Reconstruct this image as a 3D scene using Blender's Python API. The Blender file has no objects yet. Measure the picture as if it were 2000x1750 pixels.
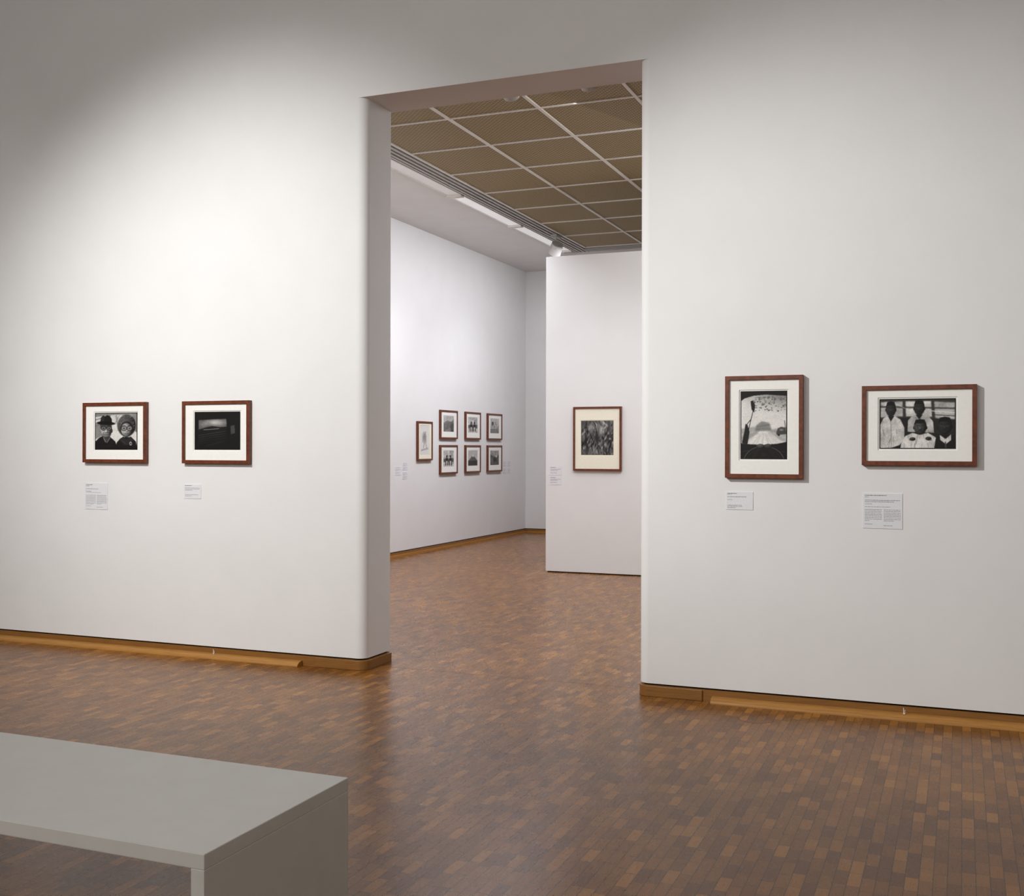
import bpy, bmesh, math, random
import numpy as np
from mathutils import Matrix, Vector

random.seed(7); np.random.seed(7)
scene = bpy.context.scene
COL = scene.collection
scene.view_settings.view_transform = 'Standard'
scene.view_settings.look = 'None'

# ------------------------------------------------------------ helpers
def s2l(c):
    c = np.asarray(c, dtype=float)
    return np.where(c <= 0.04045, c / 12.92, ((c + 0.055) / 1.055) ** 2.4)
def rgb(r, g, b):
    v = s2l(np.array([r, g, b]) / 255.0)
    return (float(v[0]), float(v[1]), float(v[2]), 1.0)

def new_mat(name):
    m = bpy.data.materials.new(name); m.use_nodes = True
    nt = m.node_tree; nt.nodes.clear()
    out = nt.nodes.new('ShaderNodeOutputMaterial')
    b = nt.nodes.new('ShaderNodeBsdfPrincipled')
    nt.links.new(b.outputs[0], out.inputs[0])
    return m, nt, b

def noisy_mat(name, c1, c2, scale=5, rough=0.8, bump=0.0, bscale=200, stretch=(1, 1, 1), spec=0.5, detail=4):
    m, nt, b = new_mat(name)
    tc = nt.nodes.new('ShaderNodeTexCoord')
    mp = nt.nodes.new('ShaderNodeMapping'); mp.inputs['Scale'].default_value = stretch
    nt.links.new(tc.outputs['Object'], mp.inputs[0])
    n = nt.nodes.new('ShaderNodeTexNoise'); n.inputs['Scale'].default_value = scale; n.inputs['Detail'].default_value = detail
    nt.links.new(mp.outputs[0], n.inputs['Vector'])
    r = nt.nodes.new('ShaderNodeValToRGB')
    r.color_ramp.elements[0].position = 0.3; r.color_ramp.elements[1].position = 0.7
    r.color_ramp.elements[0].color = c1; r.color_ramp.elements[1].color = c2
    nt.links.new(n.outputs[0], r.inputs[0]); nt.links.new(r.outputs[0], b.inputs['Base Color'])
    b.inputs['Roughness'].default_value = rough
    b.inputs['Specular IOR Level'].default_value = spec
    if bump > 0:
        n2 = nt.nodes.new('ShaderNodeTexNoise'); n2.inputs['Scale'].default_value = bscale
        nt.links.new(tc.outputs['Object'], n2.inputs['Vector'])
        bp = nt.nodes.new('ShaderNodeBump'); bp.inputs['Strength'].default_value = bump
        bp.inputs['Distance'].default_value = 0.002
        nt.links.new(n2.outputs[0], bp.inputs['Height']); nt.links.new(bp.outputs[0], b.inputs['Normal'])
    return m

M_wall = noisy_mat('plaster_white', rgb(227, 227, 227), rgb(230, 230, 230), 3, 0.9, 0.15, 120, spec=0.2)
M_ceil = noisy_mat('ceiling_white', rgb(218, 218, 216), rgb(222, 222, 220), 3, 0.9, spec=0.2)
M_bench = noisy_mat('bench_lacquer', rgb(202, 202, 196), rgb(206, 206, 200), 9, 0.45, 0.03, 60)
M_dark = noisy_mat('shadow_gap', rgb(30, 20, 14), rgb(40, 28, 20), 10, 0.9)  # near-black brown: shade of the narrow gaps put into the colour
M_joint = noisy_mat('floor_joint', rgb(100, 64, 30), rgb(112, 72, 36), 10, 0.4)
M_base = noisy_mat('skirting_wood', rgb(124, 84, 38), rgb(146, 100, 48), 12, 0.4, stretch=(0.6, 6, 20))
M_strip = noisy_mat('beading_wood', rgb(156, 108, 48), rgb(178, 126, 60), 12, 0.35, stretch=(0.6, 6, 20))
M_frame = noisy_mat('frame_mahogany', rgb(84, 38, 19), rgb(118, 58, 29), 14, 0.4, stretch=(3, 3, 3))
M_mat = noisy_mat('mat_board', rgb(238, 238, 233), rgb(241, 241, 237), 40, 0.85, spec=0.2)
M_cream = noisy_mat('mat_cream', rgb(236, 232, 213), rgb(240, 236, 218), 40, 0.85, spec=0.2)
M_paper = noisy_mat('print_paper', rgb(232, 231, 226), rgb(236, 235, 230), 40, 0.6, spec=0.3)
M_card = noisy_mat('caption_card', rgb(222, 223, 227), rgb(225, 226, 230), 30, 0.7, spec=0.3)
M_text = noisy_mat('caption_ink', rgb(105, 103, 106), rgb(130, 128, 130), 300, 0.9, spec=0.1)
M_textred = noisy_mat('caption_ink_light', rgb(185, 172, 178), rgb(200, 190, 195), 300, 0.9, spec=0.1)
M_metal = noisy_mat('painted_metal', rgb(175, 174, 170), rgb(185, 184, 180), 20, 0.5)
M_gridbar = noisy_mat('ceiling_grid_bar', rgb(225, 223, 216), rgb(232, 230, 224), 20, 0.6)
M_lamp = noisy_mat('lamp_white', rgb(185, 184, 180), rgb(195, 194, 190), 20, 0.4)
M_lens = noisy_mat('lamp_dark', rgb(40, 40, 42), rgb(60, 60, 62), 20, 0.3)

def emis_mat(name, col, strength):
    m, nt, b = new_mat(name)
    b.inputs['Base Color'].default_value = (0.8, 0.8, 0.8, 1)
    b.inputs['Emission Color'].default_value = col
    b.inputs['Emission Strength'].default_value = strength
    return m
M_glow = emis_mat('diffuser_glow', (0.97, 0.98, 1, 1), 0.34)
M_glow2 = emis_mat('diffuser_glow_dim', (0.97, 0.97, 1, 1), 0.12)

# parquet ----------------------------------------------------
def floor_mat():
    m, nt, b = new_mat('end_block_parquet')
    L = nt.links.new
    def math_(op, a=None, b_=None, va=None, vb=None):
        n = nt.nodes.new('ShaderNodeMath'); n.operation = op
        if a is not None: L(a, n.inputs[0])
        elif va is not None: n.inputs[0].default_value = va
        if b_ is not None: L(b_, n.inputs[1])
        elif vb is not None: n.inputs[1].default_value = vb
        return n.outputs[0]
    RH, BW = 0.046, 0.125
    tc = nt.nodes.new('ShaderNodeTexCoord')
    sep = nt.nodes.new('ShaderNodeSeparateXYZ'); L(tc.outputs['Object'], sep.inputs[0])
    row = math_('FLOOR', math_('DIVIDE', sep.outputs['X'], vb=RH))
    wn = nt.nodes.new('ShaderNodeTexWhiteNoise'); wn.noise_dimensions = '1D'; L(row, wn.inputs['W'])
    yy = math_('ADD', sep.outputs['Y'], math_('MULTIPLY', wn.outputs['Value'], vb=BW * 7))
    cmb = nt.nodes.new('ShaderNodeCombineXYZ'); L(yy, cmb.inputs['X']); L(sep.outputs['X'], cmb.inputs['Y'])
    br = nt.nodes.new('ShaderNodeTexBrick')
    br.offset = 0.0; br.squash = 1.0
    br.inputs['Scale'].default_value = 1.0
    br.inputs['Brick Width'].default_value = BW
    br.inputs['Row Height'].default_value = RH
    br.inputs['Mortar Size'].default_value = 0.0014
    br.inputs['Mortar Smooth'].default_value = 0.3
    br.inputs['Color1'].default_value = (0, 0, 0, 1); br.inputs['Color2'].default_value = (1, 1, 1, 1)
    br.inputs['Mortar'].default_value = (0.5, 0.5, 0.5, 1)
    L(cmb.outputs[0], br.inputs['Vector'])
    ramp = nt.nodes.new('ShaderNodeValToRGB')
    e = ramp.color_ramp.elements
    e[0].position = 0.0; e[0].color = rgb(104, 62, 20)
    e[1].position = 1.0; e[1].color = rgb(158, 105, 42)
    x = e.new(0.3); x.color = rgb(120, 75, 25)
    x = e.new(0.8); x.color = rgb(136, 87, 31)
    L(br.outputs['Color'], ramp.inputs[0])
    mp = nt.nodes.new('ShaderNodeMapping'); mp.inputs['Scale'].default_value = (70, 14, 1)
    L(tc.outputs['Object'], mp.inputs[0])
    gn = nt.nodes.new('ShaderNodeTexNoise'); gn.inputs['Scale'].default_value = 1.0; gn.inputs['Detail'].default_value = 3
    L(mp.outputs[0], gn.inputs['Vector'])
    big = nt.nodes.new('ShaderNodeTexNoise'); big.inputs['Scale'].default_value = 0.9; big.inputs['Detail'].default_value = 2
    L(tc.outputs['Object'], big.inputs['Vector'])
    mr = nt.nodes.new('ShaderNodeMapRange'); mr.inputs['To Min'].default_value = 0.84; mr.inputs['To Max'].default_value = 1.16
    L(gn.outputs[0], mr.inputs[0])
    mr2 = nt.nodes.new('ShaderNodeMapRange'); mr2.inputs['To Min'].default_value = 0.78; mr2.inputs['To Max'].default_value = 1.2
    L(big.outputs[0], mr2.inputs[0])
    mulo = math_('MULTIPLY', mr.outputs[0], mr2.outputs[0])
    vm = nt.nodes.new('ShaderNodeVectorMath'); vm.operation = 'SCALE'
    L(ramp.outputs[0], vm.inputs[0]); L(mulo, vm.inputs['Scale'])
    mix = nt.nodes.new('ShaderNodeMix'); mix.data_type = 'RGBA'
    L(br.outputs['Fac'], mix.inputs['Factor']); L(vm.outputs[0], mix.inputs['A'])
    mix.inputs['B'].default_value = rgb(42, 24, 10)
    L(mix.outputs['Result'], b.inputs['Base Color'])
    rr = nt.nodes.new('ShaderNodeMapRange'); rr.inputs['To Min'].default_value = 0.23; rr.inputs['To Max'].default_value = 0.33
    L(gn.outputs[0], rr.inputs[0]); L(rr.outputs[0], b.inputs['Roughness'])
    b.inputs['Specular IOR Level'].default_value = 0.33
    return m
M_floor = floor_mat()

def panel_mat():
    m, nt, b = new_mat('expanded_metal_panel')
    L = nt.links.new
    tc = nt.nodes.new('ShaderNodeTexCoord')
    br = nt.nodes.new('ShaderNodeTexBrick'); br.offset = 0.5
    br.inputs['Scale'].default_value = 1.0
    br.inputs['Brick Width'].default_value = 0.05; br.inputs['Row Height'].default_value = 0.026
    br.inputs['Mortar Size'].default_value = 0.006; br.inputs['Mortar Smooth'].default_value = 0.6
    br.inputs['Color1'].default_value = rgb(86, 72, 40); br.inputs['Color2'].default_value = rgb(94, 79, 45)
    br.inputs['Mortar'].default_value = rgb(186, 162, 108)
    L(tc.outputs['Object'], br.inputs['Vector'])
    L(br.outputs['Color'], b.inputs['Base Color'])
    b.inputs['Roughness'].default_value = 0.6
    return m
M_panel = panel_mat()

def attr_mat():
    m, nt, b = new_mat('silver_gelatin_print')
    a = nt.nodes.new('ShaderNodeVertexColor'); a.layer_name = 'tone'
    nt.links.new(a.outputs[0], b.inputs['Base Color'])
    b.inputs['Roughness'].default_value = 0.5
    b.inputs['Specular IOR Level'].default_value = 0.3
    return m
M_photo = attr_mat()

def finish(bm, name, mat, bevel=0.0, segs=2):
    bmesh.ops.recalc_face_normals(bm, faces=bm.faces)
    me = bpy.data.meshes.new(name); bm.to_mesh(me); bm.free()
    o = bpy.data.objects.new(name, me); COL.objects.link(o)
    me.materials.append(mat)
    if bevel > 0:
        md = o.modifiers.new('bevel', 'BEVEL'); md.width = bevel; md.segments = segs; md.limit_method = 'ANGLE'
    return o

def add_box(bm, x0, x1, y0, y1, z0, z1):
    vs = [bm.verts.new(p) for p in [(x0, y0, z0), (x1, y0, z0), (x1, y1, z0), (x0, y1, z0), (x0, y0, z1), (x1, y0, z1), (x1, y1, z1), (x0, y1, z1)]]
    for f in [(0, 3, 2, 1), (4, 5, 6, 7), (0, 1, 5, 4), (1, 2, 6, 5), (2, 3, 7, 6), (3, 0, 4, 7)]:
        bm.faces.new([vs[i] for i in f])

def add_prism(bm, pts, z0, z1):
    lo = [bm.verts.new((p[0], p[1], z0)) for p in pts]; hi = [bm.verts.new((p[0], p[1], z1)) for p in pts]
    n = len(pts)
    bm.faces.new(lo[::-1]); bm.faces.new(hi)
    for i in range(n):
        j = (i + 1) % n; bm.faces.new([lo[i], lo[j], hi[j], hi[i]])

def box_obj(name, x0, x1, y0, y1, z0, z1, mat, bevel=0.0):
    bm = bmesh.new(); add_box(bm, x0, x1, y0, y1, z0, z1); return finish(bm, name, mat, bevel)

def struct(o): o['kind'] = 'structure'; return o

def empty(name, loc, label, cat, rotz=0.0, group=None):
    e = bpy.data.objects.new(name, None); e.empty_display_size = 0.1
    e.location = loc; e.rotation_euler = (0, 0, rotz); COL.objects.link(e)
    e['label'] = label; e['category'] = cat
    if group: e['group'] = group
    return e

# ------------------------------------------------------------ room dimensions
D = 6.53; T = 0.38; XL = -3.722; XR = -1.822; ZO = 3.86
XW0, XW1 = -9.0, 3.6; ROOMH = 5.2
X2 = -7.2; Y2 = 18.35; H2 = 4.63
RF = 0.065; RB = 0.03

def outline(side, off, xs, x_end_back=None):
    pts = [(xs, D - off)]
    s = 1 if side == 'L' else -1
    xj = XL if side == 'L' else XR
    n = 14
    for i in range(n + 1):
        a = -math.pi / 2 + (math.pi / 2) * i / n
        pts.append((xj - s * RF + s * (RF + off) * math.cos(a), D + RF + (RF + off) * math.sin(a)))
    for i in range(n + 1):
        a = (math.pi / 2) * i / n
        pts.append((xj - s * RB + s * (RB + off) * math.cos(a), D + T - RB + (RB + off) * math.sin(a)))
    pts.append((xs, D + T + off))
    return pts

bm = bmesh.new()
add_prism(bm, outline('L', 0, XW0), 0.078, ZO)
add_prism(bm, outline('R', 0, XW1), 0.078, ZO)
add_box(bm, XW0, XW1, D, D + T, ZO, ROOMH)
struct(finish(bm, 'wall_north', M_wall))
bm = bmesh.new()
add_prism(bm, outline('L', -0.02, XW0), 0.0, 0.0785); add_prism(bm, outline('R', -0.02, XW1), 0.0, 0.0785)
struct(finish(bm, 'trim_1', M_dark))  # recessed base, coloured dark for the shade in the gap
bm = bmesh.new(); add_prism(bm, outline('L', -0.002, XW0 + .001), 0.0, 0.067)
struct(finish(bm, 'baseboard_west', M_base))
bm = bmesh.new(); add_prism(bm, outline('R', -0.002, XW1 - .001), 0.0, 0.067)
struct(finish(bm, 'baseboard_east', M_base))
bm = bmesh.new(); add_prism(bm, outline('L', 0.012, -4.10), 0.0, 0.064)
struct(finish(bm, 'trim_2', M_base, 0.003))
bm = bmesh.new(); add_prism(bm, outline('R', 0.008, -1.43), 0.0, 0.064)
struct(finish(bm, 'trim_3', M_base, 0.003))

def bead(name, x0, x1, y, depth, height):
    bm = bmesh.new(); n = 8
    prof = [(y, 0.0)] + [(y - depth * math.cos(a), height * math.sin(a)) for a in [math.pi / 2 * i / n for i in range(n + 1)]]
    a = [bm.verts.new((x0, p[0], p[1])) for p in prof]; b_ = [bm.verts.new((x1, p[0], p[1])) for p in prof]
    bm.faces.new(a); bm.faces.new(b_[::-1])
    for i in range(len(prof)):
        j = (i + 1) % len(prof); bm.faces.new([a[i], b_[i], b_[j], a[j]])
    return struct(finish(bm, name, M_strip))
bead('trim_4', XW0 + .01, -4.21, D - .002, 0.062, 0.034)
bead('trim_5', -1.37, XW1 - .01, D - .002, 0.062, 0.034)

# floor, room 1 shell
struct(box_obj('floor', -9.2, 3.8, -5.2, 18.6, -0.1, 0.0, M_floor))
struct(box_obj('wall_west', XW0 - .2, XW0, -5, D, 0, ROOMH, M_wall))
struct(box_obj('wall_east', XW1, XW1 + .2, -5, D, 0, ROOMH, M_wall))
struct(box_obj('wall_south', XW0 - .2, XW1 + .2, -5.2, -5, 0, ROOMH, M_wall))
struct(box_obj('ceiling', XW0 - .2, XW1 + .2, -5.2, D + T, ROOMH, ROOMH + .15, M_ceil))
# faint threshold joint in the parquet
struct(box_obj('trim_6', XL + .02, XR - .02, 6.7135, 6.7165, 0.0, 0.0006, M_joint))

# room 2 shell
XE2 = 3.6
struct(box_obj('wall_far_west', X2 - .2, X2, D + T, Y2 + .2, 0, ROOMH, M_wall))
struct(box_obj('wall_far_north', X2, XE2, Y2, Y2 + .2, 0, ROOMH, M_wall))
struct(box_obj('wall_far_east', XE2, XE2 + .2, D + T, Y2 + .2, 0, ROOMH, M_wall))
struct(box_obj('baseboard_far_west', X2, X2 + .018, D + T, Y2, 0, .062, M_base))
struct(box_obj('baseboard_far_north', X2 + .02, XE2, Y2 - .018, Y2, 0, .062, M_base))
struct(box_obj('trim_7', X2 + .018, X2 + .05, D + T, Y2 - .05, 0, .03, M_strip))
struct(box_obj('trim_8', X2 + .05, XE2, Y2 - .05, Y2 - .018, 0, .03, M_strip))
struct(box_obj('trim_22', X2, X2 + .006, D + T, Y2, .062, .074, M_dark))  # dark strip painted in for the shaded gap over the skirting
struct(box_obj('trim_23', X2 + .006, XE2, Y2 - .006, Y2, .062, .074, M_dark))  # same painted gap shade along the far north wall

GX0 = -5.46; GX1 = GX0 + .92 * 9; GY0 = 8.57; GYS = .985; GYN = 8; GY1 = GY0 + GYS * GYN
bm = bmesh.new()
add_box(bm, X2, -5.94, D + T, Y2, H2, H2 + .3)
add_box(bm, -5.94, XE2, D + T, GY0 - .35, H2, H2 + .3)
add_box(bm, -5.94, XE2, GY1 + .38, Y2, H2, H2 + .3)
add_box(bm, GX1 + .3, XE2, GY0 - .35, GY1 + .38, H2, H2 + .3)
struct(finish(bm, 'ceiling_soffit', M_ceil))
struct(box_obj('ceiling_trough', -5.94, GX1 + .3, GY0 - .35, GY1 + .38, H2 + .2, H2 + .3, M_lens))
struct(box_obj('ceiling_panels', GX0, GX1, GY0, GY1, H2 + .008, H2 + .03, M_panel))
k = 9
for i in range(10):
    x = GX0 + .92 * i
    w = .016
    struct(box_obj('trim_%d' % k, x - w, x + w, GY0, GY1, H2 - .004, H2 + .012, M_gridbar)); k += 1
bm = bmesh.new()
for j in range(GYN + 1):
    y = GY0 + GYS * j
    add_box(bm, GX0, GX1, y - .014, y + .014, H2 - .002, H2 + .012)
struct(finish(bm, 'trim_%d' % k, M_gridbar)); k += 1
bm = bmesh.new()
for x in (-5.52, -5.585, -5.65, -5.70):
    add_box(bm, x - .016, x + .016, GY0 - .3, GY1 + .33, H2 - .01, H2 + .06)
for y in (GY1 + .12, GY1 + .24):
    add_box(bm, -5.5, GX1 + .2, y - .02, y + .02, H2 - .01, H2 + .06)
struct(finish(bm, 'trim_30', M_metal))

# strip luminaires in the trough
for i, (y0, y1, mt) in enumerate([(8.25, 10.35, M_glow2), (10.36, 12.45, M_glow2), (12.46, 14.45, M_glow), (14.46, 16.6, M_glow)]):
    e = empty('strip_light', ((-5.83), (y0 + y1) / 2, H2 + .02), 'long white linear ceiling luminaire set in the lighting trough', 'ceiling light', group='linear luminaires in the ceiling trough')
    hh = (y1 - y0) / 2
    bm = bmesh.new()
    add_box(bm, -.1, -.085, -hh, hh, -.03, .18); add_box(bm, .085, .1, -hh, hh, -.03, .18)
    add_box(bm, -.1, .1, -hh, -hh + .04, -.05, .18); add_box(bm, -.1, .1, hh - .04, hh, -.05, .18)
    add_box(bm, -.1, .1, -hh, hh, .155, .1815)
    o = finish(bm, 'housing', M_gridbar); o.parent = e
    bm = bmesh.new(); add_box(bm, -.084, .084, -hh + .04, hh - .04, -.02, .155)
    o = finish(bm, 'diffuser', mt); o.parent = e

# spotlights
def cyl(bm, r1, r2, h, mat4, seg=28):
    bmesh.ops.create_cone(bm, cap_ends=True, segments=seg, radius1=r1, radius2=r2, depth=h, matrix=mat4)
def spot(loc, aim, label, s=1.0):
    e = empty('track_spotlight', loc, label, 'spotlight', group='spotlights on the gallery ceiling')
    bm = bmesh.new(); add_box(bm, -.04 * s, .04 * s, -.09 * s, .09 * s, -.03 * s, 0.001)
    o = finish(bm, 'track_adapter', M_metal, .004); o.parent = e
    bm = bmesh.new(); cyl(bm, .012 * s, .012 * s, .1 * s, Matrix.Translation((0, 0, -.075 * s)))
    o = finish(bm, 'stem', M_metal); o.parent = e
    d = (Vector(aim) - Vector(loc)).normalized(); q = d.to_track_quat('Z', 'Y').to_matrix().to_4x4()
    c = Vector((0, 0, -.17 * s))
    bm = bmesh.new(); cyl(bm, .075 * s, .085 * s, .15 * s, Matrix.Translation(c) @ q)
    o = finish(bm, 'lamp_head', M_lamp, .008); o.parent = e
    bm = bmesh.new(); cyl(bm, .07 * s, .07 * s, .006, Matrix.Translation(c + d * .077 * s) @ q)
    o = finish(bm, 'lens', M_lens); o.parent = e
spot((-5.53, 15.3, H2 - .01), (-7.2, 17.0, 2.4), 'round white adjustable track spotlight hanging from the ceiling rail', 1.15)
spot((-3.50, 8.56, H2 - .001), (-4.2, 12.6, 1.6), 'white track spotlight fixed to the ceiling edge', .85)
spot((-2.82, 8.56, H2 - .001), (-3.0, 12.6, 1.6), 'white track spotlight fixed to the ceiling edge', .85)

# partition
e = empty('partition_wall', (-2.84, 12.75, 0), 'tall freestanding white exhibition partition panel standing on the parquet', 'partition wall')
bm = bmesh.new(); add_box(bm, -1.84, 1.84, -.15, .15, .012, 3.815); o = finish(bm, 'panel', M_wall, .004); o.parent = e
bm = bmesh.new(); add_box(bm, -1.82, 1.82, -.13, .13, 0, .013); o = finish(bm, 'plinth', M_dark); o.parent = e

# bench
BX0, BX1, BY0, BY1, BH, BT = -4.0, -1.81, 2.35, 3.075, .45, .042
e = empty('bench', ((BX0 + BX1) / 2, (BY0 + BY1) / 2, 0), 'white lacquered waterfall bench with slab ends on the parquet', 'bench')
hw = (BX1 - BX0) / 2; hd = (BY1 - BY0) / 2
bm = bmesh.new(); add_box(bm, -hw, hw, -hd, hd, BH - BT, BH); o = finish(bm, 'seat', M_bench, .0025); o.parent = e
for s in (-1, 1):
    bm = bmesh.new(); x = s * (hw - BT / 2); add_box(bm, x - BT / 2, x + BT / 2, -hd, hd, 0, BH - BT + .0002); o = finish(bm, 'leg', M_bench, .0015); o.parent = e

# floor outlet
e = empty('floor_outlet', (-1.055, 6.2, 0), 'round wooden cover of a floor outlet flush with the parquet', 'floor outlet')
bm = bmesh.new(); cyl(bm, .092, .092, .002, Matrix.Translation((0, 0, -.0003)), 48); o = finish(bm, 'cover', M_floor); o.parent = e
bm = bmesh.new()
n = 48
for i in range(n):
    a0 = 2 * math.pi * i / n; a1 = 2 * math.pi * (i + 1) / n
    vs = [bm.verts.new((r * math.cos(a), r * math.sin(a), .0008)) for r, a in ((.092, a0), (.095, a0), (.095, a1), (.092, a1))]
    bm.faces.new(vs)
bmesh.ops.remove_doubles(bm, verts=bm.verts, dist=1e-5)
o = finish(bm, 'rim', M_joint); o.parent = e
# cable ties by the beading
for x, y in ((-4.93, 6.50), (-.30, 6.50)):
    bm = bmesh.new(); add_box(bm, -.0015, .0015, -.0015, .0015, 0, .034); add_box(bm, .006, .0085, -.0015, .0015, 0, .024); add_box(bm, -.0015, .0085, -.002, .002, 0, .005)
    o = finish(bm, 'cable_clip', M_mat, .0005); o.location = (x, y, .032)
    o['label'] = 'tiny white cable clip sticking out above the wooden skirting'; o['category'] = 'cable clip'; o['group'] = 'cable clips on the skirting'

# ------------------------------------------------------------ photograph drawing
class Cv:
    """greyscale drawing board in the picture's own local coordinates"""
    def __init__(s, w, h, up, base=.5):
        s.w, s.h = w, h
        s.nx, s.ny = int(w * up), int(h * up)
        s.X, s.Y = np.meshgrid(np.linspace(0, w, s.nx), np.linspace(0, h, s.ny))
        s.a = np.full(s.X.shape, float(base))
    def blend(s, m, v): s.a = s.a * (1 - m) + v * m
    def ell(s, cx, cy, rx, ry, v, soft=.12, rot=0):
        c, n = math.cos(rot), math.sin(rot)
        dx = s.X - cx; dy = s.Y - cy
        r = np.sqrt(((dx * c + dy * n) / rx) ** 2 + ((-dx * n + dy * c) / ry) ** 2)
        s.blend(np.clip((1 + soft - r) / (2 * soft), 0, 1), v)
    def ball(s, cx, cy, rx, ry, lo, hi, lx=-.4, ly=-.4, soft=.08):
        """shaded ovoid, lit from lx,ly"""
        dx = (s.X - cx) / rx; dy = (s.Y - cy) / ry; r = np.sqrt(dx * dx + dy * dy)
        nz = np.sqrt(np.clip(1 - r * r, 0, 1)); lam = np.clip(dx * lx + dy * ly + nz * .75, 0, 1)
        s.blend(np.clip((1 + soft - r) / (2 * soft), 0, 1), lo + (hi - lo) * lam)
    def ring(s, cx, cy, rx, ry, t, v):
        r = np.sqrt(((s.X - cx) / rx) ** 2 + ((s.Y - cy) / ry) ** 2)
        s.blend(np.clip(1.2 - np.abs(r - 1) / t, 0, 1), v)
    def poly(s, pts, v, al=1):
        ins = np.zeros(s.X.shape, bool); n = len(pts); j = n - 1
        for i in range(n):
            xi, yi = pts[i]; xj, yj = pts[j]
            if yi != yj:
                c = ((yi > s.Y) != (yj > s.Y)) & (s.X < (xj - xi) * (s.Y - yi) / (yj - yi) + xi)
                ins ^= c
            j = i
        m = ins.astype(float)
        for _ in range(2):
            p = np.pad(m, 1, mode='edge'); m = (p[1:-1, 1:-1] * 2 + p[:-2, 1:-1] + p[2:, 1:-1] + p[1:-1, :-2] + p[1:-1, 2:]) / 6
        s.blend(m * al, v)
    def line(s, x0, y0, x1, y1, t, v, al=1):
        dx, dy = x1 - x0, y1 - y0; L = dx * dx + dy * dy
        u = np.clip(((s.X - x0) * dx + (s.Y - y0) * dy) / L, 0, 1)
        d = np.hypot(s.X - x0 - u * dx, s.Y - y0 - u * dy)
        s.blend(np.clip(1.3 - d / t, 0, 1) * al, v)
    def noise(s, amp, fx=6, fy=6, seed=1):
        rs = np.random.RandomState(seed); o = np.zeros(s.a.shape); tot = 0
        for k in range(4):
            gx, gy = int(fx * 2 ** k) + 2, int(fy * 2 ** k) + 2
            g = rs.rand(gy, gx)
            px = s.X / s.w * (gx - 1.001); py = s.Y / s.h * (gy - 1.001)
            ix, iy = px.astype(int), py.astype(int); tx, ty = px - ix, py - iy
            v = (g[iy, ix] * (1 - tx) + g[iy, ix + 1] * tx) * (1 - ty) + (g[iy + 1, ix] * (1 - tx) + g[iy + 1, ix + 1] * tx) * ty
            o += v / 1.6 ** k; tot += 1 / 1.6 ** k
        return (o / tot - .5) * 2 * amp
    def grain(s, amp, seed=1):
        rs = np.random.RandomState(seed); s.a = np.clip(s.a * (1 + amp * rs.randn(*s.a.shape)), .015, .95)
    def blur(s, n=1):
        for _ in range(n):
            p = np.pad(s.a, 1, mode='edge')
            s.a = (p[1:-1, 1:-1] * 2 + p[:-2, 1:-1] + p[2:, 1:-1] + p[1:-1, :-2] + p[1:-1, 2:]) / 6
    def border(s, t=2.0, v=.03):
        m = (s.X < t) | (s.X > s.w - t) | (s.Y < t) | (s.Y > s.h - t)
        s.a[m] = v

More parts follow.
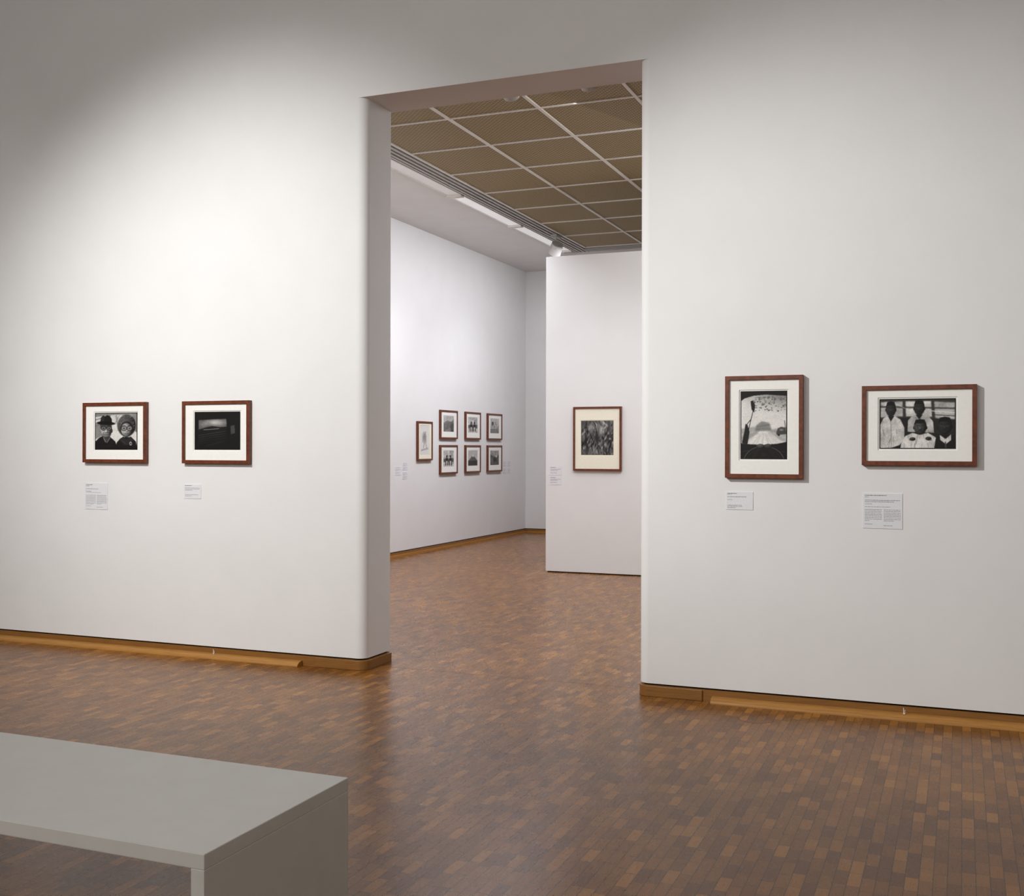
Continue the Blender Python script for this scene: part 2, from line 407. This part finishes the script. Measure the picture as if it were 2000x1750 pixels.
def couple():
    c = Cv(83, 72, 2.4, .82)
    # car interior: roof edge, window pillars
    c.poly([(0, 0), (83, 0), (83, 7), (40, 4), (0, 8)], .5)
    c.poly([(0, 20), (14, 14), (16, 44), (0, 52)], .5); c.poly([(72, 6), (83, 4), (83, 40), (78, 36)], .5)
    c.line(0, 14, 30, 6, 1.0, .42); c.line(0, 26, 12, 22, .8, .36); c.line(42, 6, 46, 34, 1.6, .58); c.line(48, 6, 40, 20, .8, .5)
    c.blur(5); c.a += c.noise(.10, 5, 5, 3)
    # coats
    c.poly([(0, 72), (1, 56), (8, 49), (16, 45), (30, 47), (40, 56), (46, 72)], .055)
    c.poly([(40, 72), (43, 58), (50, 50), (60, 47), (72, 48), (80, 56), (83, 72)], .05)
    c.a = np.where(c.a < .2, c.a + np.abs(c.noise(.08, 9, 9, 21)), c.a)
    c.poly([(15, 46), (20, 57), (24, 58), (31, 48), (27, 44), (17, 42)], .24); c.line(17, 48, 21, 57, .8, .6, .8); c.line(30, 49, 24, 58, .8, .5, .8)
    # man
    c.ball(11.5, 34, 2, 4.4, .25, .6); c.ball(33, 35, 1.8, 4, .1, .35)
    c.ball(22, 34, 11, 15.5, .12, .82, -.45, -.15)
    c.ball(23, 43, 7, 5, .22, .66, -.3, -.2, .35)
    c.poly([(11, 30), (33, 30), (34, 22), (10, 22)], .1, .6)
    c.ell(22, 20.5, 18, 3.4, .04, .1, .05); c.poly([(10.5, 20), (12, 9), (16, 5), (20, 7), (24, 4.5), (29, 6), (33, 12), (33.5, 20)], .08)
    c.poly([(13, 10), (16, 6), (19, 8), (18, 16), (13, 17)], .2, .7); c.poly([(10.5, 17), (33.5, 17), (33.5, 20.5), (10.5, 20.5)], .03)
    for x in (17, 28):
        c.ell(x, 30.5, 4.2, 3.3, .4, .2); c.ring(x, 30, 4.8, 4.0, .16, .04); c.ell(x, 30.4, 1.5, 1.0, .08); c.line(x - 3, 25.6, x + 3, 25.4, .7, .15)
        c.line(x - 2, 35.5, x + 2.5, 35.2, .5, .3, .6)
    c.line(21.4, 29, 23.6, 29, .5, .05)
    c.line(23.8, 31, 24.6, 38, .9, .28, .8); c.line(21, 38.8, 25.5, 38.8, .8, .2, .8); c.ell(22, 36, 1.4, 2.2, .75, .5)
    c.line(18, 42.6, 27.5, 42.4, .6, .08); c.line(17, 37.5, 15.4, 43, .6, .3, .7); c.line(28, 37.5, 30, 43, .6, .12, .7); c.line(19.5, 45, 26, 45, .5, .28, .6)
    # woman
    c.ball(62, 25, 17.5, 21, .05, .36, -.5, -.4)
    rs = np.random.RandomState(5)
    for i in range(90):
        a = rs.rand() * math.pi * 1.3 + math.pi * .85; r = .62 + rs.rand() * .34; x = 62 + 17 * r * math.cos(a); y = 24 + 20 * r * math.sin(a)
        c.ell(x, y, .9, .6, .1 + .4 * rs.rand(), .5, a)
    c.ell(62, 32, 12, 14.4, .05, .1)
    c.ball(62, 33, 11, 13.4, .14, .88, -.4, -.1)
    for x in (57, 68):
        c.ell(x, 30.5, 4.4, 4, .5, .2); c.ring(x, 30.3, 5.2, 4.9, .15, .05); c.ell(x, 30.8, 1.5, 1.0, .08); c.line(x - 3, 26.8, x + 3, 26.6, .5, .3)
    c.line(61.8, 29, 63.2, 29, .5, .06)
    c.line(63.6, 31, 64.3, 36.4, .8, .35, .7); c.line(60.6, 37.3, 64.6, 37.3, .7, .25, .8)
    c.line(57.6, 41, 66.6, 41, .6, .1); c.line(57, 37, 55.6, 41, .5, .4, .7); c.line(67.6, 37, 69, 41.6, .5, .2, .7)
    c.poly([(48, 52), (56, 46), (62, 52), (70, 46), (75, 52), (66, 63), (57, 63)], .14); c.line(50, 52, 60, 60, .8, .3, .6); c.line(73, 52, 66, 60, .8, .25, .6)
    c.ring(70, 60, 1.8, 2.8, .35, .8)
    c.blur(1); c.grain(.09, 3); c.border(1.6); return c

def night():
    c = Cv(89, 74, 2.2, .045)
    c.poly([(8, 16), (62, 14), (63, 30), (8, 40)], .38); c.blur(3); c.a += c.noise(.22, 5, 4, 8) * (c.a > .2)
    c.ell(40, 21, 14, 4, .72, .9); c.ell(22, 24, 8, 3, .5, .9)
    c.poly([(6, 35), (20, 31), (35, 28), (50, 30), (63, 29), (63, 37), (8, 43)], .07)
    for i in range(5): c.line(8, 46 + 4 * i, 60, 38 + 4.4 * i, .7, .4 - .07 * i, .55)
    c.line(18, 35, 48, 33, .8, .6, .8); c.poly([(70, 28), (78, 26), (79, 42), (71, 44)], .25); c.a += c.noise(.02, 9, 9, 4)
    c.poly([(63, 10), (68, 10), (69, 64), (65, 64)], .025); c.line(24, 66, 56, 58, 1, .12)
    c.blur(2); c.a = np.clip(c.a, .02, 1); c.grain(.08, 4); c.border(1.8); return c

def windscreen():
    c = Cv(91, 133, 1.9, .88)
    c.a -= .36 * np.clip(1 - (c.Y - 10) / 36, 0, 1) * np.clip(.15 + c.X / 91, 0, 1)
    c.a += c.noise(.07, 3, 10, 2); c.blur(4)
    rs = np.random.RandomState(4)
    # blurred verges, buildings
    c.poly([(0, 74), (26, 70), (40, 76), (20, 94), (0, 100)], .5, .6); c.poly([(91, 70), (66, 74), (56, 78), (78, 96), (91, 100)], .5, .6)
    c.poly([(28, 78), (32, 66), (42, 59), (56, 62), (62, 78)], .45, .8); c.blur(6)
    for i in range(34):
        a = math.pi * (i + .5) / 34; L0 = 12 + rs.rand() * 14
        c.line(46 + L0 * math.cos(a), 76 + L0 * .4 * math.sin(a), 46 + 74 * math.cos(a), 76 + 32 * math.sin(a), 1.2 + rs.rand(), .45 + rs.rand() * .5, .34)
    c.line(30, 70, 58, 66, 1.4, .35, .5); c.line(32, 74, 60, 74, 1.0, .35, .4)
    c.blur(5)
    c.poly([(70, 82), (73, 73), (80, 70), (88, 72), (90, 84), (71, 86)], .26); c.ell(75, 86, 2, 2, .1); c.line(86, 58, 88, 74, .7, .25); c.ell(80, 76, 4, 2, .5, .4)
    c.blur(1)
    for i in range(110):
        x = 26 + rs.rand() * 63; y = 12 + rs.rand() ** 1.7 * 28; r = .5 + rs.rand() * .8
        c.ell(x, y, r * 1.2, r, .2 + rs.rand() * .25, .5); c.ell(x - .4, y - .3, r * .4, r * .3, .85, .4)
    # wiper, pillar
    c.poly([(20, 20), (24, 18), (29, 28), (27, 42), (22, 36)], .06); c.line(25, 38, 14, 84, .8, .1)
    c.poly([(3, 102), (8, 78), (10, 64), (14, 66), (18, 80), (14, 104)], .1); c.line(12, 66, 20, 56, .8, .15)
    c.poly([(0, 0), (91, 0), (91, 10), (76, 9), (50, 7), (26, 9), (8, 14), (0, 20)], .03)
    # dashboard, wheel, hands
    c.poly([(0, 102), (20, 104), (46, 105), (72, 103), (91, 99), (91, 133), (0, 133)], .045)
    c.ring(46, 138, 39, 30, .03, .32); c.ring(46, 138, 37.2, 28.4, .025, .02); c.ring(46, 138, 34, 25, .012, .2)
    c.ball(39, 108, 7.5, 5, .05, .42, -.2, -.6); c.ball(54, 108, 7.5, 5, .04, .34, -.2, -.6)
    for i in range(4):
        c.line(34.5 + i * 3, 104.6 - (i % 2) * .4, 34 + i * 3.2, 110, .5, .07, .8); c.line(50 + i * 3, 104.6, 50.4 + i * 3, 110, .5, .06, .8)
    c.line(35, 114, 24, 133, 3.6, .09); c.line(58, 114, 70, 133, 3.6, .08); c.line(6, 118, 20, 116, .5, .22); c.line(72, 117, 86, 119, .5, .22); c.ell(46, 124, 6, 4, .1, .3)
    c.blur(1); c.a = np.clip(c.a, .02, .93); c.grain(.07, 6); c.border(2.0); return c

def head(c, x, y, rx, ry, hi=.3):
    c.ball(x - rx * .98, y + ry * .1, rx * .14, ry * .22, .03, hi * .7); c.ball(x + rx * .98, y + ry * .1, rx * .14, ry * .22, .03, hi * .5)
    c.ball(x, y, rx, ry, .03, hi, -.4, -.1)
    c.poly([(x - rx, y - ry * .3), (x - rx * .7, y - ry), (x, y - ry * 1.1), (x + rx * .7, y - ry), (x + rx, y - ry * .3), (x + rx * .6, y - ry * .55), (x - rx * .6, y - ry * .55)], .03)
    for s in (-1, 1):
        ex = x + s * rx * .4; c.ell(ex, y, rx * .15, ry * .06, .45, .4); c.ell(ex, y, rx * .08, ry * .06, .03, .3); c.line(ex - rx * .2, y - ry * .2, ex + rx * .2, y - ry * .2, .4, .03)
    c.ell(x, y + ry * .28, rx * .2, ry * .1, .03, .5); c.ell(x - rx * .05, y + ry * .16, rx * .1, ry * .14, hi * 1.3, .6)
    c.line(x - rx * .28, y + ry * .54, x + rx * .28, y + ry * .54, .7, .02)
    c.line(x - rx * .2, y + ry * .64, x + rx * .2, y + ry * .64, .6, hi, .7)

def children():
    c = Cv(150, 97, 1.9, .2)
    c.poly([(3, 6), (46, 5), (47, 34), (3, 36)], .74); c.poly([(52, 5), (102, 5), (104, 36), (53, 34)], .82)
    c.poly([(108, 6), (148, 8), (148, 40), (110, 38)], .66); c.blur(4)
    c.a += c.noise(.26, 8, 6, 5) * (c.a > .3); c.poly([(0, 13), (150, 18), (150, 21), (0, 17)], .2, .8); c.line(104, 24, 148, 28, 1.2, .9, .8); c.line(104, 31, 148, 34, .8, .15)
    c.line(30, 8, 66, 26, 1, .9, .5); c.blur(1)
    c.poly([(0, 40), (60, 36), (150, 42), (150, 97), (0, 97)], .1)
    for i in range(9): c.line(106, 42 + i * 3, 149, 43 + i * 3.2, .7, .28, .5)
    def cloth(pts, v, folds, seed):
        before = c.a.copy(); c.poly(pts, v); m = np.abs(c.a - before) > .2
        xs = [p[0] for p in pts]; ys = [p[1] for p in pts]; r = np.random.RandomState(seed)
        tex = c.noise(.26, 9, 5, seed)
        c.a = np.where(m, c.a + tex, c.a)
        tmp = c.a.copy()
        for _ in range(folds):
            x = min(xs) + r.rand() * (max(xs) - min(xs)); y = min(ys) + r.rand() * (max(ys) - min(ys)); c.line(x, y, x + (r.rand() - .5) * 12, y + 6 + r.rand() * 14, 1.0, .3 + r.rand() * .3, .4)
        c.a = np.where(m, c.a, tmp)
    cloth([(2, 97), (2, 50), (8, 38), (16, 33), (30, 33), (42, 40), (50, 56), (50, 78), (40, 90), (18, 97)], .76, 14, 1)
    c.poly([(17, 33), (23, 44), (30, 33)], .08); c.line(23, 44, 24, 90, .6, .35, .8)
    cloth([(56, 64), (57, 42), (64, 34), (74, 31), (86, 31), (98, 35), (106, 44), (108, 66)], .68, 8, 2)
    c.poly([(72, 31), (79, 40), (86, 31)], .06)
    head(c, 23, 20, 10, 14, .22); head(c, 79, 18, 10.5, 14, .2)
    cloth([(42, 97), (44, 84), (52, 72), (66, 66), (80, 70), (96, 66), (110, 74), (118, 86), (119, 97)], .82, 16, 3)
    head(c, 81, 55, 12.5, 14, .34)
    c.ball(66, 78, 6, 3.4, .05, .3); c.ball(97, 77, 6, 3.4, .04, .26)
    for i in range(4): c.line(61 + i * 2.6, 77, 60 + i * 2.6, 81, .4, .04); c.line(96 + i * 2.2, 77, 97 + i * 2.2, 81, .4, .04)
    c.poly([(108, 97), (111, 78), (120, 70), (140, 70), (150, 80), (150, 97)], .07)
    cloth([(119, 70), (130, 78), (141, 69), (141, 80), (131, 88), (120, 80)], .8, 3, 4); c.line(130, 84, 131, 97, 1.4, .3)
    head(c, 129, 53, 13.5, 16, .2)
    c.blur(2); c.a = np.clip(c.a, .02, .93); c.grain(.08, 7); c.border(1.7); return c

def foliage():
    c = Cv(63, 67, 2.4, .3)
    c.a += c.noise(.3, 12, 3, 11); rs = np.random.RandomState(3)
    for i in range(150):
        x = rs.rand() * 63; y = rs.rand() * 64; l = 4 + rs.rand() * 11; c.ell(x, y, .7 + rs.rand() * 1.5, l / 2, rs.rand() ** 1.8 * .7, .6, (rs.rand() - .5) * 1.3)
    for i in range(5): x = 8 + i * 11; c.line(x, 14 + rs.rand() * 16, x + 4, 66, 1.4, .08, .7)
    c.ell(40, 18, 6, 8, .6, .7); c.ell(20, 12, 5, 6, .5, .7); c.ell(31, 34, 5, 9, .1, .7)
    for i in range(40): x = rs.rand() * 63; y = rs.rand() * 64; c.ell(x, y, .6, 2.5, .1 + .6 * rs.rand(), .6, rs.rand() - .5)
    c.blur(1); c.a = np.clip(c.a + .05, .05, .8); return c

def small(kind):
    c = Cv(28, 28, 2.6, .72)
    if kind == 0:
        c.a += c.noise(.12, 4, 4, 1); c.poly([(0, 12), (10, 8), (20, 10), (28, 4), (28, 28), (0, 28)], .5)
        for i in range(6): c.line(0, 26 - i * 2, 28, 16 - i * 1.6, .4, .25 + .1 * (i % 2)); 
        c.poly([(18, 14), (28, 12), (28, 28), (20, 28)], .3); c.a += c.noise(.12, 9, 9, 31)
    elif kind in (1, 3):
        c.a += c.noise(.3, 8, 8, kind)
        c.poly([(0, 14), (28, 13), (28, 20), (0, 20)], .35)
        for x in (9, 19):
            c.ell(x, 10, 2, 2.6, .12); c.poly([(x - 3, 13), (x + 3, 13), (x + 4, 26), (x - 4, 26)], .1); c.poly([(x - 2, 18), (x + 2, 18), (x + 1, 27), (x - 1, 27)], .85)
    elif kind == 2:
        c.a += c.noise(.2, 10, 10, 7)
        for i in range(8): c.line(i * 4, 28, i * 4 + 5, 6 + (i % 3) * 4, .6, .2, .8)
        c.ell(8, 9, 3, 4, .25); c.poly([(0, 20), (28, 18), (28, 28), (0, 28)], .4, .6)
    elif kind == 4:
        c.poly([(0, 18), (28, 18), (28, 28), (0, 28)], .2); c.poly([(2, 18), (10, 11), (13, 7), (16, 7), (19, 11), (27, 18)], .36); c.poly([(11, 10), (13, 7), (16, 7), (18, 10), (15, 12)], .8)
        c.a += c.noise(.08, 8, 8, 2)
    elif kind == 5:
        c.a[:] = .35; c.poly([(0, 0), (28, 0), (28, 8), (14, 12), (0, 6)], .6); c.a += c.noise(.22, 9, 9, 13); c.ell(15, 18, 5, 4, .15, .5); c.ell(20, 11, 3, 2, .8, .5)
    c.blur(1); c.a = np.clip(c.a, .04, .9); return c

def sketch():
    c = Cv(24, 60, 2.0, .86)
    for (a, b_, d, e_) in [(10, 14, 13, 30), (13, 18, 16, 34), (12, 30, 9, 46), (14, 34, 17, 47), (8, 24, 16, 22), (4, 50, 20, 46), (9, 20, 7, 34), (15, 12, 13, 20)]:
        c.line(a, b_, d, e_, .7, .4, .8)
    c.ell(11, 24, 4, 8, .55, .8); c.a += c.noise(.03, 5, 9, 2); c.line(2, 52, 22, 48, .5, .55); c.blur(1); return c

def photo_mesh(c, w, h):
    ny, nx = c.a.shape
    xs = np.linspace(-w / 2, w / 2, nx); zs = np.linspace(h / 2, -h / 2, ny)
    X, Z = np.meshgrid(xs, zs)
    co = np.stack([X, np.zeros_like(X), Z], -1).reshape(-1, 3).astype('f')
    i = np.arange(ny * nx).reshape(ny, nx)
    q = np.stack([i[1:, :-1], i[1:, 1:], i[:-1, 1:], i[:-1, :-1]], -1).reshape(-1, 4)
    me = bpy.data.meshes.new('photograph')
    me.from_pydata(co.tolist(), [], q.tolist())
    v = s2l(np.clip(c.a, 0, 1)).reshape(-1)
    col = np.stack([v * 1.0, v * .985, v * .95, np.ones_like(v)], -1).astype('f').reshape(-1)
    at = me.color_attributes.new('tone', 'FLOAT_COLOR', 'POINT'); at.data.foreach_set('color', col)
    me.materials.append(M_photo)
    o = bpy.data.objects.new('photograph', me); COL.objects.link(o); return o

def ring_obj(name, w, h, iw, ih, y0, y1, mat, bevel=0, cz=0, cx=0):
    bm = bmesh.new()
    def loop(a, b, y, ox=0, oz=0): return [bm.verts.new((ox + s * a / 2, y, oz + t * b / 2)) for s, t in ((-1, -1), (1, -1), (1, 1), (-1, 1))]
    of, ob = loop(w, h, y1), loop(w, h, y0); nf, nb = loop(iw, ih, y1, cx, cz), loop(iw, ih, y0, cx, cz)
    for i in range(4):
        j = (i + 1) % 4
        bm.faces.new([of[i], of[j], nf[j], nf[i]]); bm.faces.new([ob[j], ob[i], nb[i], nb[j]])
        bm.faces.new([ob[i], ob[j], of[j], of[i]]); bm.faces.new([nf[i], nf[j], nb[j], nb[i]])
    return finish(bm, name, mat, bevel)

def framed(loc, w, h, img, iw, ih, ox, oz, label, rotz=0, mw=.024, depth=.035, matm=M_mat, group=None, window=.008):
    e = empty('picture_frame', loc, label, 'picture frame', rotz, group)
    def att(o): o.parent = e; return o
    att(ring_obj('moulding', w, h, w - 2 * mw, h - 2 * mw, 0, -depth, M_frame, .0015))
    att(ring_obj('mat', w - 2 * mw + .004, h - 2 * mw + .004, iw + 2 * window, ih + 2 * window, -.004, -depth + .012, matm, 0, oz, ox))
    bm = bmesh.new(); add_box(bm, -w / 2 + mw, w / 2 - mw, -depth + .0165, -.002, -h / 2 + mw, h / 2 - mw); att(finish(bm, 'print_sheet', M_paper if matm is M_mat else M_cream))
    p = att(photo_mesh(img, iw, ih)); p.location = (ox, -depth + .0155, oz)
    return e

def framed_rect(x0, x1, z0, z1, ix0, ix1, iz0, iz1, img, label, Y=D, **k):
    cx, cz = (x0 + x1) / 2, (z0 + z1) / 2
    return framed((cx, Y, cz), x1 - x0, z1 - z0, img, ix1 - ix0, iz1 - iz0, (ix0 + ix1) / 2 - cx, (iz0 + iz1) / 2 - cz, label, **k)

framed_rect(-6.122, -5.531, 1.386, 1.832, -6.016, -5.618, 1.481, 1.756, couple(), 'mahogany framed black and white portrait of an elderly couple in hats')
framed_rect(-5.206, -4.628, 1.385, 1.831, -5.105, -4.712, 1.483, 1.754, night(), 'mahogany framed dark photograph of a dim car window view')
framed_rect(-1.292, -.845, 1.328, 1.923, -1.204, -.936, 1.438, 1.834, windscreen(), 'upright mahogany framed photograph of a rainy windscreen and steering wheel')
framed_rect(-.524, .072, 1.408, 1.851, -.431, -.034, 1.50, 1.777, children(), 'mahogany framed black and white photograph of children in a vehicle')
framed_rect(-4.32, -3.72, 1.23, 1.993, -4.222, -3.82, 1.418, 1.826, foliage(), 'upright mahogany framed foliage photograph with cream mat on the partition', Y=12.6, matm=M_cream, window=.006)

R90 = math.radians(90)
def framed_w(y0, y1, z0, z1, img, iw, ih, oz, label, group=None, **k):
    framed((X2, (y0 + y1) / 2, (z0 + z1) / 2), y1 - y0, z1 - z0, img, iw, ih, 0, oz, label, rotz=R90, group=group, **k)
framed_w(14.09, 14.56, 1.318, 1.881, sketch(), .30, .42, .01, 'narrow upright mahogany framed pale pencil sketch', matm=M_cream)
G = 'six small framed photographs hung in two rows'
labs = ['small mahogany framed landscape photograph of terraced hills', 'small mahogany framed photograph of two standing figures', 'small mahogany framed photograph of tangled plants',
        'small mahogany framed photograph of two figures before trees', 'small mahogany framed photograph of a snow-capped mountain', 'small mahogany framed photograph of dark coastal rocks']
kk = 0
for (z0, z1) in ((1.635, 2.066), (1.11, 1.543)):
    for (y0, y1) in ((14.83, 15.43), (15.73, 16.31), (16.6, 17.2)):
        framed_w(y0, y1, z0, z1, small(kk), .36, .235, .01, labs[kk], group=G); kk += 1

# ------------------------------------------------------------ caption cards
def caption(loc, w, h, blocks, label, rotz=0, ink=M_text, group=None):
    e = empty('caption_card', loc, label, 'caption card', rotz, group)
    bm = bmesh.new(); add_box(bm, -w / 2, w / 2, -.003, .001, -h / 2, h / 2); o = finish(bm, 'card', M_card); o.parent = e
    rs = random.Random(int(w * 1e5))
    for (bx0, bx1, bz, lines, lh, th, last) in blocks:
        bm = bmesh.new()
        for i in range(lines):
            z = h / 2 - h * (bz + lh * i); x = -w / 2 + w * bx0; xe = -w / 2 + w * bx1
            if i == lines - 1: xe = x + (xe - x) * last
            while x < xe - .002:
                L = min(.004 + rs.random() * .012, xe - x)
                vs = [bm.verts.new(p) for p in ((x, -.0034, z - th), (x + L, -.0034, z - th), (x + L, -.0034, z), (x, -.0034, z))]
                bm.faces.new(vs); x += L + .0025
        o = finish(bm, 'caption_text', ink); o.parent = e
def cap_rect(x0, x1, z0, z1, blocks, label, Y=D): caption(((x0 + x1) / 2, Y, (z0 + z1) / 2), x1 - x0, z1 - z0, blocks, label)
cap_rect(-6.126, -5.91, 1.034, 1.232, [(.05, .35, .06, 1, .05, .004, 1), (.05, .2, .11, 1, .05, .003, 1), (.05, .6, .22, 1, .05, .003, 1), (.05, .3, .31, 1, .05, .003, 1), (.05, .7, .36, 1, .05, .002, 1), (.05, .48, .46, 9, .042, .0022, .8), (.53, .96, .46, 9, .042, .0022, .5), (.05, .3, .87, 1, .04, .0022, 1), (.53, .8, .91, 1, .04, .0022, 1)],
         'white wall caption card with a title and two text columns')
cap_rect(-5.21, -5.06, 1.131, 1.234, [(.06, .45, .08, 1, .07, .0035, 1), (.06, .92, .24, 3, .08, .0022, .5), (.06, .85, .72, 2, .09, .0022, .5)], 'small white wall caption card with a few short lines')
cap_rect(-1.29, -1.133, 1.141, 1.246, [(.05, .4, .08, 1, .07, .0035, 1), (.05, .2, .15, 1, .07, .002, 1), (.05, .75, .27, 1, .07, .003, 1), (.05, .25, .44, 1, .07, .002, 1), (.05, .6, .74, 3, .07, .0022, .6)], 'small white wall caption card below the upright frame')
cap_rect(-.519, -.309, 1.053, 1.25, [(.05, .6, .05, 1, .05, .0035, 1), (.05, .15, .1, 1, .05, .002, 1), (.05, .94, .19, 2, .045, .0028, .85), (.05, .25, .3, 1, .04, .002, 1), (.05, .7, .38, 1, .04, .002, 1), (.05, .48, .46, 8, .045, .0022, .3), (.53, .96, .46, 8, .045, .0022, .6), (.05, .25, .87, 1, .04, .002, 1), (.53, .75, .91, 1, .04, .002, 1)],
         'large white wall caption card with title and two text columns')
cap_rect(-4.626, -4.474, 1.17, 1.278, [(.06, .5, .08, 1, .07, .006, 1), (.06, .9, .3, 2, .14, .004, .7), (.06, .6, .7, 1, .14, .004, 1)], 'small white caption card on the partition', Y=12.6)
cap_rect(-4.626, -4.474, 1.057, 1.155, [(.06, .5, .08, 1, .07, .006, 1), (.06, .9, .3, 2, .14, .004, .7), (.06, .6, .7, 1, .14, .004, 1)], 'small white caption card on the partition', Y=12.6)
blk = [(.05, .8, .08, 1, .1, .006, 1), (.05, .95, .3, 2, .12, .005, .6), (.05, .9, .65, 2, .12, .005, .7)]
for (y0, y1, z0, z1) in ((13.46, 13.62, 1.12, 1.24), (13.68, 13.83, 1.19, 1.293), (13.68, 13.83, 1.065, 1.165), (17.3, 17.45, 1.17, 1.27), (17.3, 17.45, 1.05, 1.15), (17.5, 17.65, 1.17, 1.27), (17.5, 17.65, 1.05, 1.15)):
    caption((X2, (y0 + y1) / 2, (z0 + z1) / 2), y1 - y0, z1 - z0, blk, 'small white caption card beside the framed works', rotz=R90, ink=M_textred, group='caption cards beside the small frames')

# ------------------------------------------------------------ lights
def area(name, loc, aim, sx, sy, power, color=(1, 1, 1), spread=180):
    l = bpy.data.lights.new(name, 'AREA'); l.shape = 'RECTANGLE'; l.size = sx; l.size_y = sy; l.energy = power; l.color = color
    l.spread = math.radians(spread)
    o = bpy.data.objects.new(name, l); COL.objects.link(o); o.location = loc
    o.rotation_euler = (Vector(aim) - Vector(loc)).to_track_quat('-Z', 'Y').to_euler(); return o
def spotl(name, loc, aim, power, ang, blend=1, r=.08, color=(1, 1, 1)):
    l = bpy.data.lights.new(name, 'SPOT'); l.energy = power; l.spot_size = math.radians(ang); l.spot_blend = blend; l.shadow_soft_size = r; l.color = color
    o = bpy.data.objects.new(name, l); COL.objects.link(o); o.location = loc
    o.rotation_euler = (Vector(aim) - Vector(loc)).to_track_quat('-Z', 'Y').to_euler(); return o
W = (1, .99, .97)
area('room_fill', (-2.5, -2.0, 4.5), (-2.5, 6.5, .5), 8, 3, 240, W)
spotl('wash_a', (-5.0, 2.2, 4.5), (-4.7, 6.53, 1.7), 880, 69, 1, .12, W)
spotl('wash_b', (-4.4, 2.4, 4.4), (-.4, 6.53, 1.6), 1040, 50, 1, .08, W)
spotl('wash_c', (-7.2, 2.6, 4.5), (-6.9, 6.53, 1.0), 135, 76, 1, .12, W)
C = (.945, .945, 1)
# unseen area lamp added to wash the far west wall, plus added gallery fill
P0 = Vector((-5.1, 12.6, 4.28)); dv = Vector((-.42, 0, -.907))
o = area('gallery_wash', P0, P0 + dv, 9.0, .25, 170, C)
zax = -dv.normalized(); xax = Vector((0, 1, 0)); yax = zax.cross(xax)
o.rotation_euler = Matrix((xax, yax, zax)).transposed().to_euler()
for y in (13.4, 15.8):
    spotl('gallery_spot', (-4.7, y - .8, 4.3), (-7.2, y, 1.2), 120, 76, 1, .1, C)
spotl('partition_wash', (-3.4, 8.9, 4.4), (-3.6, 12.6, .9), 130, 60, 1, .1, (.98, .985, 1))
area('gallery_fill', (-2.0, 10.5, 4.4), (-3.2, 11, 0), 4, 4, 205, (.985, .985, 1))

# ------------------------------------------------------------ camera
cam = bpy.data.cameras.new('camera'); co = bpy.data.objects.new('camera', cam); COL.objects.link(co)
cam.sensor_fit = 'HORIZONTAL'; cam.sensor_width = 36; cam.lens = 2165 / 2000 * 36
cam.clip_start = .05; cam.clip_end = 100
co.matrix_world = Matrix.Translation((0, 0, 1.5)) @ Matrix.Rotation(math.radians(22.12), 4, 'Z') @ Matrix.Rotation(math.radians(90), 4, 'X') @ Matrix.Rotation(.002, 4, 'Z')
scene.camera = co
w = bpy.data.worlds.new('world'); scene.world = w; w.use_nodes = True
w.node_tree.nodes['Background'].inputs[0].default_value = (.5, .5, .5, 1); w.node_tree.nodes['Background'].inputs[1].default_value = .3
